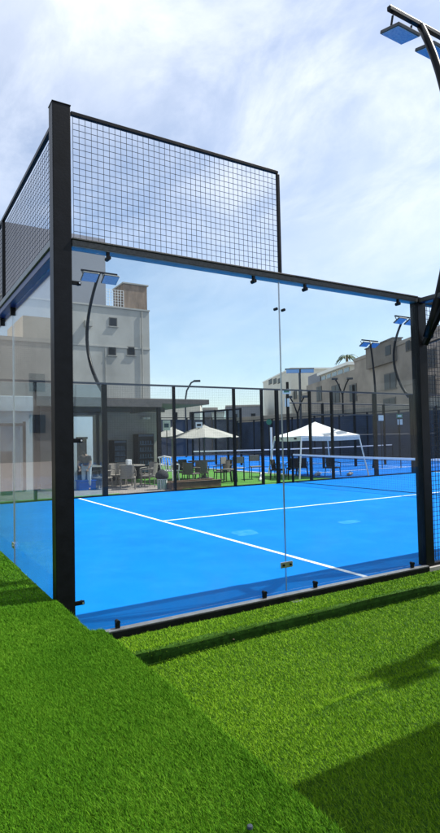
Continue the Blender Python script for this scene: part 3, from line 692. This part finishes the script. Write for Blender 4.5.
# ------------------------------------------------------------------ umbrellas
def umbrella(c, R_, ze, zp, label, n=8, pole='greychair', vent=True):
    r = tag(empty('parasol', (c[0], c[1], 0)), label, 'umbrella', 'cream parasols')
    top = MB(); K = 5; vs = []
    for i in range(n):
        a = 2*PI*i/n+.3
        for j in range(K+1):
            t = j/K; rr = .12+(R_-.12)*t; z = zp-(zp-ze)*(t**1.12); vs.append((rr*math.cos(a), rr*math.sin(a), z))
        a2 = a+PI/n
        for j in range(K+1):
            t = j/K; rr = (.12+(R_-.12)*t)*math.cos(PI/n); z = zp-(zp-ze)*(t**1.12)-.035*t; vs.append((rr*math.cos(a2), rr*math.sin(a2), z))
    m = 2*n; fs = []; q = K+1
    for i in range(m):
        i2 = (i+1) % m
        for j in range(K): fs.append((i*q+j, i*q+j+1, i2*q+j+1, i2*q+j))
    n0 = len(vs); vs2 = vs+[(x, y, z-.012) for x, y, z in vs]; fs2 = fs+[tuple(k_+n0 for k_ in f)[::-1] for f in fs]
    for i in range(m): i2 = (i+1) % m; fs2.append((i*q+K, i*q+K+n0, i2*q+K+n0, i2*q+K))
    top.add(vs2, fs2).build('canopy', 'beige', r)
    MB().lathe([(.30, zp-.06), (.02, zp+.07)], n).build('vent_cap', 'beige', r)
    MB().tube([(0, 0, 0), (0, 0, zp+.1)], .025, 10).build('pole', pole, r)
    for i in range(n): a = 2*PI*i/n+.3; MB().tube([(.03*math.cos(a), .03*math.sin(a), zp-.10), (R_*.97*math.cos(a), R_*.97*math.sin(a), ze-.025)], .009, 4).build('rib', 'greychair', r)
    MB().lathe([(.28, 0), (.28, .05), (.08, .07), (.05, .2)], 16).build('base', 'greychair', r)
umbrella((8.76, 13.5), 1.28, 1.52, 1.90, 'large cream parasol over dark wicker furniture')
p_ = at(172, 437, 27); umbrella((p_.x, p_.y), .95, 1.62, 2.0, 'small cream parasol further back beside the canopy column')

# ------------------------------------------------------------------ white gazebo tent
th = math.radians(-13); tn = tag(empty('gazebo_tent', (11.25, 11.0, 0), th), 'white gazebo tent with splayed legs behind the far fence', 'tent')
s_ = 2.35; ze, zp = 1.50, 2.02; q = MB(); K = 6
cs_ = [(0, 0), (s_, 0), (s_, s_), (0, s_)]; c0 = (s_/2, s_/2)
for i in range(4):
    A, B = Vector((*cs_[i], 0)), Vector((*cs_[(i+1) % 4], 0)); O = Vector((*c0, 0)); vs = []; fs = []
    for a in range(K+1):
        for bb in range(K+1):
            t = a/K; e_ = A.lerp(B, bb/K); p = O.lerp(e_, t); sag = -.05*math.sin(PI*t)*1.0 - .03*math.sin(PI*bb/K)*t
            vs.append((p.x, p.y, zp-(zp-ze)*t+sag))
    for a in range(K):
        for bb in range(K): k_ = a*(K+1)+bb; fs.append((k_, k_+1, k_+K+2, k_+K+1))
    n0 = len(vs); q.add(vs+[(x, y, z-.008) for x, y, z in vs], fs+[tuple(k_+n0 for k_ in f)[::-1] for f in fs])
    # valance
    vv = []
    for bb in range(K+1):
        e_ = A.lerp(B, bb/K); o_ = (e_-O).normalized()*.006; z = ze-.03*math.sin(PI*bb/K)
        for d_ in (0, 1):
            for zz in (z, z-.17): vv.append((e_.x+o_.x*d_, e_.y+o_.y*d_, zz))
    ff = []
    for bb in range(K): k_ = bb*4; ff += [(k_, k_+4, k_+5, k_+1), (k_+2, k_+3, k_+7, k_+6), (k_+1, k_+5, k_+7, k_+3)]
    q.add(vv, ff)
q.build('canopy', 'whitefab', tn)
for (x, y) in cs_:
    dx, dy = (x-c0[0]), (y-c0[1]); MB().tube([(x*.98+.02, y*.98+.02, ze-.02), (x+dx*.17, y+dy*.17, 0)], .028, 6).build('leg', 'whiteplastic', tn)
    
b = MB()
for i in range(4):
    A, B = cs_[i], cs_[(i+1) % 4]; b.tube([(*A, ze-.06), (*B, ze-.06)], .014, 6)
b.build('frame', 'whiteplastic', tn)
for xx in (.13,): 
    for yy in (.35, 1.5): MB().bbox(-.022, yy, ze-.13, -.009, yy+.2, ze-.06, .003).build('valance_mark', 'darkcloth', tn)
# dark chairs and bags under the tent
ck = make_chair('folding_armchair', 'darkcloth', 'black', 'black chairs under the white tent', .55)
for i, (uv, rz, lb) in enumerate([((278, 480), .6, 'black folding armchair at the left foot of the white tent'), ((293, 478), -.8, 'black folding armchair by the front leg of the white tent'), ((302, 477), 2.4, 'black folding armchair right of the front tent leg'), ((333, 477.5), .2, 'black folding armchair at the middle of the tent')]):
    p_ = atZ(uv[0], uv[1]-1.5, 0); o = ck if i == 0 else copy_tree(ck, label=lb); o.location = (p_.x, p_.y, 0); o.rotation_euler.z = rz; o.scale = (.8,)*3; o['label'] = lb
for (u_, lb, m_) in ((318, 'pale sports bag lying flat left under the tent', 'palecloth'), (350, 'tan sports bag lying on the ground at the right tent leg', 'greychair')):
    p_ = atZ(u_, 475.5, 0); o = empty('sports_bag', (p_.x, p_.y, .0), .6); o.scale = (.8, .62, .5); tag(o, lb, 'bag'); MB().lathe([(.02, -.4), (.10, -.38), (.12, 0), (.10, .38), (.02, .4)], 12).build('body', m_, o).rotation_euler = (0, PI/2, 0)
    kids(o)[0].location = (0, 0, .12); MB().tube([(-.15, 0, .22), (-.12, 0, .32), (.12, 0, .32), (.15, 0, .22)], .012, 6).build('handle', 'darkcloth', o)

# ------------------------------------------------------------------ signs
def sign(u, v, D, w_, h_, label, m='poster', mark=None, post=False):
    p = at(u, v, D); r = tag(empty('sign', p, YAW-PI/2), label, 'sign')
    MB().bbox(-w_/2, -.01, -h_/2, w_/2, .01, h_/2, .004).build('board', m, r)
    if mark: MB().bbox(-w_*.32, -.016, -h_*.2, w_*.32, -.011, h_*.2, .002).build('mark', mark, r)
    if post: MB().tube([(0, .03, -p.z), (0, .03, h_/2)], .02, 6).build('post', 'black', r)
sign(199, 425, 20, .24, .20, 'small white square sign above the cream parasol', mark='darkcloth', post=True)
sign(166.5, 425.5, 24, .32, .44, 'white notice on the dark screen behind the canopy column', mark='screenblue', post=True)
sign(286.5, 391.5, 19, .28, .17, 'white sign with green writing high on the far fence', mark='green', post=True)
sign(287, 402.5, 19.02, .16, .28, 'pale blue notice below the green lettered sign', m='poster')
sign(381, 418, 24.5, .22, .24, 'small pale notice on the screen behind the lamp post', m='poster', post=True)
sign(399.5, 416, 24.5, .26, .17, 'small green sign on the dark screen at right', m='green', mark='poster', post=True)
sign(400, 422, 24.6, .22, .24, 'small white sheet under the green sign at right', m='poster')
p = at(269, 422, 19); r = tag(empty('disc_sign', p, YAW-PI/2), 'round green disc sign beside the white pole left of the tent', 'sign')
o = MB().lathe([(.095, -.01), (.095, .01)], 20).build('disc', 'green', r); o.rotation_euler = (PI/2, 0, 0); MB().tube([(0, .03, -p.z), (0, .03, .1)], .015, 6).build('post', 'black', r)
p = atZ(272, 468, 0); tag(MB().tube([(0, 0, 0), (0, 0, 1.95)], .05, 10).build('pole', 'whiteplastic', loc=(p.x, p.y, 0)), 'thick white pole left of the tent by the round green sign', 'pole')

# ------------------------------------------------------------------ grey tower block at left
tw = tag(empty('tower_block', (0, 0, 0)), 'tall grey windowless apartment block rising behind the clubhouse', 'building')
MB().box(-1.5, 45, -.2, 20.7, 60, 13.95).build('wall', 'tower', tw)
MB().box(-2, 52, 13.96, 18.85, 66, 23.0).build('upper_wall', 'tower2', tw)
MB().bbox(-1.5, 44.93, 10.15, 20.72, 44.995, 10.3).bbox(-1.5, 44.9, 13.9, 20.75, 44.995, 14.05).bbox(16.2, 44.95, 0, 16.32, 44.995, 10.14).build('string_course', 'tower', tw)
MB().box(18.2, 45.2, 13.96, 20.6, 48, 16.4).build('roof_shed', 'brownpanel', tw); MB().bbox(18.1, 45.1, 16.42, 20.75, 48.1, 16.55).build('shed_roof', 'tower', tw)
b = MB()
for i in range(7): x = 16.45+i*.28; b.box(x, 45.1, 13.96, x+.035, 45.14, 15.7)
for j in range(7): z = 14.1+j*.26; b.box(16.4, 45.145, z, 18.18, 45.18, z+.03)
b.build('roof_railing', 'whiteplastic', tw)
for x in (13.1, 19.9): MB().tube([(x, 44.90, .5), (x, 44.90, 13.8)], .06, 8).build('downpipe', 'concrete', tw)
for x, z in ((20.1, 4.6), (14.6, 12.2)): MB().bbox(x-.35, 44.6, z-.3, x+.35, 44.99, z+.25, .03).build('air_conditioner', 'concrete', tw)
for x, z in ((17.02, 12.57), (16.89, 9.83), (18.78, 9.95)):
    MB().bbox(x-.5, 44.88, z-.50, x+.5, 44.995, z-.43, .01).build('sill', 'concrete', tw)
    o = MB().bbox(x-.4, 44.94, z-.42, x+.4, 44.99, z+.42, .01).build('window', 'winframe', tw); MB().bbox(x-.32, 44.925, z-.34, x+.32, 44.939, z+.34, .003).build('pane', 'win', o)
# side wing at the left of it
# ------------------------------------------------------------------ tan buildings at right, running away from the camera
A0, A1 = at(440, 328, 44), at(355, 357, 62)
dr = Vector((A1.x-A0.x, A1.y-A0.y, 0)).normalized(); nin = Vector((dr.y, -dr.x, 0))     # into the building, away from the camera
def fac_s(u, off=0):                                                     # distance along the facade line seen at column u
    d = ray(u, 420); o = Vector((A0.x, A0.y, 0))+nin*off
    # solve CAM.xy + t d.xy = o + s dr
    det = d.x*(-dr.y)+d.y*dr.x; rx, ry = o.x-CAM.x, o.y-CAM.y
    t = (rx*(-dr.y)+ry*dr.x)/det; s = (d.x*ry-d.y*rx)/det
    return s, t
def fz(u, v, off=0):
    s, t = fac_s(u, off); d = ray(u, v); d0 = ray(u, 420)
    # same column, correct for roll by intersecting the vertical facade plane
    o = Vector((A0.x, A0.y, 0))+nin*off; t2 = ((o-CAM).dot(nin))/(d.dot(nin)); p = CAM+d*t2; return (p-o).dot(dr), p.z
RZ = math.atan2(dr.y, dr.x)
def fbox(s0, s1, o0, o1, z0, z1, name, m, parent, b=0.0):
    # local frame: x along the facade, -y into the building
    q = MB(); (q.bbox if b else q.box)(*( [min(s0, s1), -o1, z0, max(s0, s1), -o0, z1] + ([b] if b else [])))
    return q.build(name, m, parent)
def fwin(u0, v0, u1, v1, parent, off=0, m='win'):
    s0, z1 = fz(u0, v0, off); s1, z0 = fz(u1, v1, off); s0, s1 = min(s0, s1), max(s0, s1)
    o = fbox(s0-.12, s1+.12, off-.06, off-.002, z0-.12, z1+.12, 'window', 'winframe', parent)
    fbox(s0, s1, off-.09, off-.061, z0, z1, 'pane', m, o); fbox((s0+s1)/2-.04, (s0+s1)/2+.04, off-.12, off-.091, z0, z1, 'mullion', 'winframe', o)
base = (A0.x, A0.y, 0)
sR = fz(470, 340)[0]; s35 = fz(354, 357)[0]; s30 = fz(304, 372)[0]; s26 = fz(262, 379)[0]
ta = tag(empty('tan_apartment_building', base, RZ), 'big tan apartment building with few dark windows at right', 'building')
zA = 9.95
fbox(-30, s35, 0, 12, -.2, zA, 'wall', 'tan', ta); fbox(-30, s35, -.08, -.003, zA-.25, zA+.1, 'parapet', 'tan', ta)
fbox(-30, s35, -.05, -.003, 5.9, 6.1, 'string_course', 'tan', ta)
for q_ in [(406.5, 341.5, 411, 349), (385, 375.5, 396.5, 387.5), (384, 400, 396, 414), (350, 386, 357, 400), (386.5, 352, 391, 357.5), (425, 352, 436, 366), (425, 378, 436, 394)]: fwin(*q_, ta)
s0 = fz(397, 350)[0]; s1 = fz(369, 356)[0]; 
o = fbox(s0, s1, -.35, .5, zA-1.6, zA+.5, 'roof_room', mat('grey brown render', (.16, .145, .13), .9, 0, .25, .6), ta); a_, z_ = fz(391, 352, -.35); fbox(a_-.0, a_+1.2, -.39, -.352, zA-.9, zA+.0, 'pane', 'win', o)
fbox(s0-.1, s1+.1, -.45, .6, zA+.502, zA+.6, 'roof_slab', 'winframe', o)
tb = tag(empty('brown_apartment_building', base, RZ), 'brown apartment building with a pale glazed penthouse, left of the big tan one', 'building')
zB = fz(330, 377)[1]
fbox(s35+.05, s30, .3, 12, -.2, zB, 'wall', 'tan', tb)
for q_ in [(332, 387, 340, 402), (317, 388, 322, 400)]: fwin(*q_, tb, .3)
pa, pz = fz(350, 362, 1.5); pb, _ = fz(321, 366, 1.5)
o = fbox(pa, pb, 1.5, 8, zB+.002, pz-.4, 'penthouse', 'cream', tb); fbox(pa-.4, pb+.4, 1.0, 8.5, pz-.38, pz, 'roof', 'wallwhite', o)
for i in range(5):
    a_ = pa+(pb-pa)*(i+.12)/5; b_ = pa+(pb-pa)*(i+.88)/5; fbox(a_, b_, 1.44, 1.495, zB+.4, zB+(pz-.4-zB)*.85, 'pane', 'palewin', o)
pa, pz = fz(320, 372, 1.5); pb, _ = fz(308, 375, 1.5)
fbox(pa, pb, 1.5, 7, zB+.002, pz, 'roof_room', 'tower2', tb)
tcx = tag(empty('cream_apartment_building', base, RZ), 'small pale cream building at the far left end of the tan row', 'building')
zC = fz(276, 376)[1]; fbox(s30+.1, fz(290, 377)[0], .6, 12, -.2, zB-.9, 'wall', 'tan2', tcx); fbox(fz(290, 377)[0]+.05, s26, .2, 14, -.2, zC, 'cream_wall', 'cream', tcx)
fbox(fz(290, 377)[0]-.1, s26+.2, .1, 14.1, zC+.002, zC+.25, 'parapet', 'wallwhite', tcx)
for q_ in [(269, 380.5, 272, 383), (273.5, 380, 276.5, 382.6), (278, 379.6, 281, 382)]: fwin(*q_, tcx, .2)
for q_ in [(294, 392, 297, 398), (299, 391, 302, 398)]: fwin(*q_, tcx, .6)
# long low wall/garage row under the facades
lw_ = tag(empty('boundary_wall', (0, 0, 0)), 'low sandy boundary wall behind the screened fences', 'wall'); MB().bbox(27.2, 4, -.2, 27.5, 44, 3.4, .02).bbox(-4, 43.5, -.2, 27.19, 43.8, 3.2, .02).build('wall', 'tan2', lw_)
# distant low buildings between tower and tan row
for (u0, u1, v, D, m_, lb) in ((203, 217, 410, 70, 'tower2', 'far pale low building right of the clubhouse roof'), (212, 224, 413, 66, 'cream', 'small cream far building over the navy fence'), (226, 262, 407, 100, 'tower2', 'hazy grey far building behind the glass cage'), (150, 200, 405, 95, 'cream', 'far pale building hidden behind the clubhouse roof')):
    a_ = at(u0, v, D); b_ = at(u1, v, D); d_ = (b_-a_); d_.z = 0; L_ = d_.length; r = tag(empty('distant_building', (a_.x, a_.y, 0), math.atan2(d_.y, d_.x)), lb, 'building')
    MB().box(0, 0, -.2, L_, 9, a_.z).build('wall', m_, r); MB().bbox(-.1, -.1, a_.z+.002, L_+.1, 9.1, a_.z+.3, .02).build('roof', 'wallgrey', r)
    n_ = max(2, int(L_/2.2))
    for i in range(n_): x = L_*(i+.5)/n_; MB().bbox(x-.4, -.06, a_.z*.55, x+.4, -.003, a_.z*.82, .01).build('window', 'win', r)
# building added for its mirror image in the back wall
rb = tag(empty('added_tan_building', (0, 0, 0)), 'tan building added behind the raised platform to be mirrored in the back wall glass', 'building')
MB().box(-24, 40, -.2, -4.5, 52, 9.6).build('wall', 'tan', rb); MB().box(-24, 45, 9.6, -9, 52, 12.4).build('upper_wall', 'tan2', rb)
for i in range(4):
    for z in (2.2, 5.4): MB().bbox(-9.6-i*4.1, 39.9, z, -8.4-i*4.1, 39.995, z+1.4).build('window', 'win', rb)
for i in range(3):
    for z in (2, 5.2, 7.4): MB().bbox(-4.495, 41+i*3.5, z, -4.4, 42.4+i*3.5, z+1.3).build('window', 'win', rb)
screenfence('windscreen_fence', -12, 13.2, -4.2, 13.2, 3.0, 'dark screened fence added left of the clubhouse to be mirrored in the back wall glass', 2.6)  # fence added for its reflection in the glass

# small street lamps
def smalllamp(u, vtop, D, kind, label):
    p = at(u, vtop, D); r = tag(empty('street_lamp', (p.x, p.y, 0), YAW-PI/2), label, 'lamp'); z = p.z
    if kind == 'fork':
        MB().tube([(0, 0, 0), (0, 0, z-1.2)], .07, 8).tube([(0, 0, z-1.25), (-.25, 0, z-.5), (-.5, 0, z-.05)], .05, 6).tube([(0, 0, z-1.25), (.25, 0, z-.5), (.5, 0, z-.05)], .05, 6).build('pole', 'black', r)
        for s in (-1, 1): MB().bbox(s*.55-.22, -.14, z-.12, s*.55+.22, .14, z+.02, .03).build('lamp_head', 'ledcase', r)
    elif kind == 'arm':
        MB().tube([(0, 0, 0), (0, 0, z-1.6), (.12, 0, z-.8), (.5, 0, z-.15), (.8, 0, z)], .07, 8).build('pole', 'ledcase', r)
        MB().bbox(.7, -.14, z-.1, 1.25, .14, z+.06, .03).build('lamp_head', 'ledcase', r)
    else:
        MB().tube([(0, 0, 0), (0, 0, z)], .09, 8).build('pole', 'ledcase', r); MB().bbox(-1.1, -.05, z-.05, 1.1, .05, z+.05).build('crossbar', 'ledcase', r)
        for s in (-1, 1): 
            o = MB().bbox(s*.55-.48, -.3, z-.32, s*.55+.48, -.1, z-.06, .02).build('lamp_head', 'led', r)
smalllamp(299.5, 369, 42, 'bar', 'thin mast with two floodlights far off before the brown building'); smalllamp(342, 378, 40, 'fork', 'forked two headed lamp before the brown building')
smalllamp(185, 381, 45, 'arm', 'single arm street lamp above the clubhouse roof'); smalllamp(297, 396, 38, 'fork', 'lower forked lamp behind the far fence above the tent')
# palm
p = at(347, 357, 80); pm = tag(empty('palm_tree', (p.x, p.y, 0)), 'palm tree top showing over the brown building roof', 'palm')
MB().tube([(0, 0, 0), (.2, .1, p.z*.5), (0, 0, p.z)], [.25, .2, .18], 8).build('trunk', 'trunk', pm)
b = MB()
for i in range(22):
    a = 2*PI*i/22+random.uniform(-.1, .1); el = random.uniform(.1, 1.2); Lf = random.uniform(1.5, 2.1); prev = None; dirh = Vector((math.cos(a), math.sin(a), 0)); sd = Vector((-math.sin(a), math.cos(a), 0))
    for j in range(7):
        t = j/6; c_ = Vector((0, 0, p.z)) + dirh*(Lf*t*math.cos(el*.6)) + Vector((0, 0, Lf*(math.sin(el)*t-1.1*t*t*.8))); wdt = .16*math.sin(PI*(.12+.88*t))+.02
        cur = (c_-sd*wdt+Vector((0, 0, -.05)), c_+Vector((0, 0, .03)), c_+sd*wdt+Vector((0, 0, -.05)))
        if prev: b.add([*prev, *cur], [(0, 1, 4, 3), (1, 2, 5, 4)])
        prev = cur
b.build('crown', 'leafpalm', pm)

# small litter
p = atZ(250, 829, .31); tag(MB().lathe([(.008, 0), (.009, .002), (.008, .008), (.005, .009)], 16).build('bottle_cap', 'screen', loc=(p.x, p.y, .312)), 'tiny dark blue bottle cap lying on the raised artificial grass', 'bottle cap')
p = atZ(226, 641, -.11); tag(MB().tube([(-.06, 0, .012), (-.02, .015, .02), (.03, .01, .018), (.07, -.015, .01)], [.004, .006, .005, .003], 6).build('twig', 'wood', loc=(p.x, p.y, -.118)), 'small dry brown twig on the lower lawn below the glass wall', 'twig')
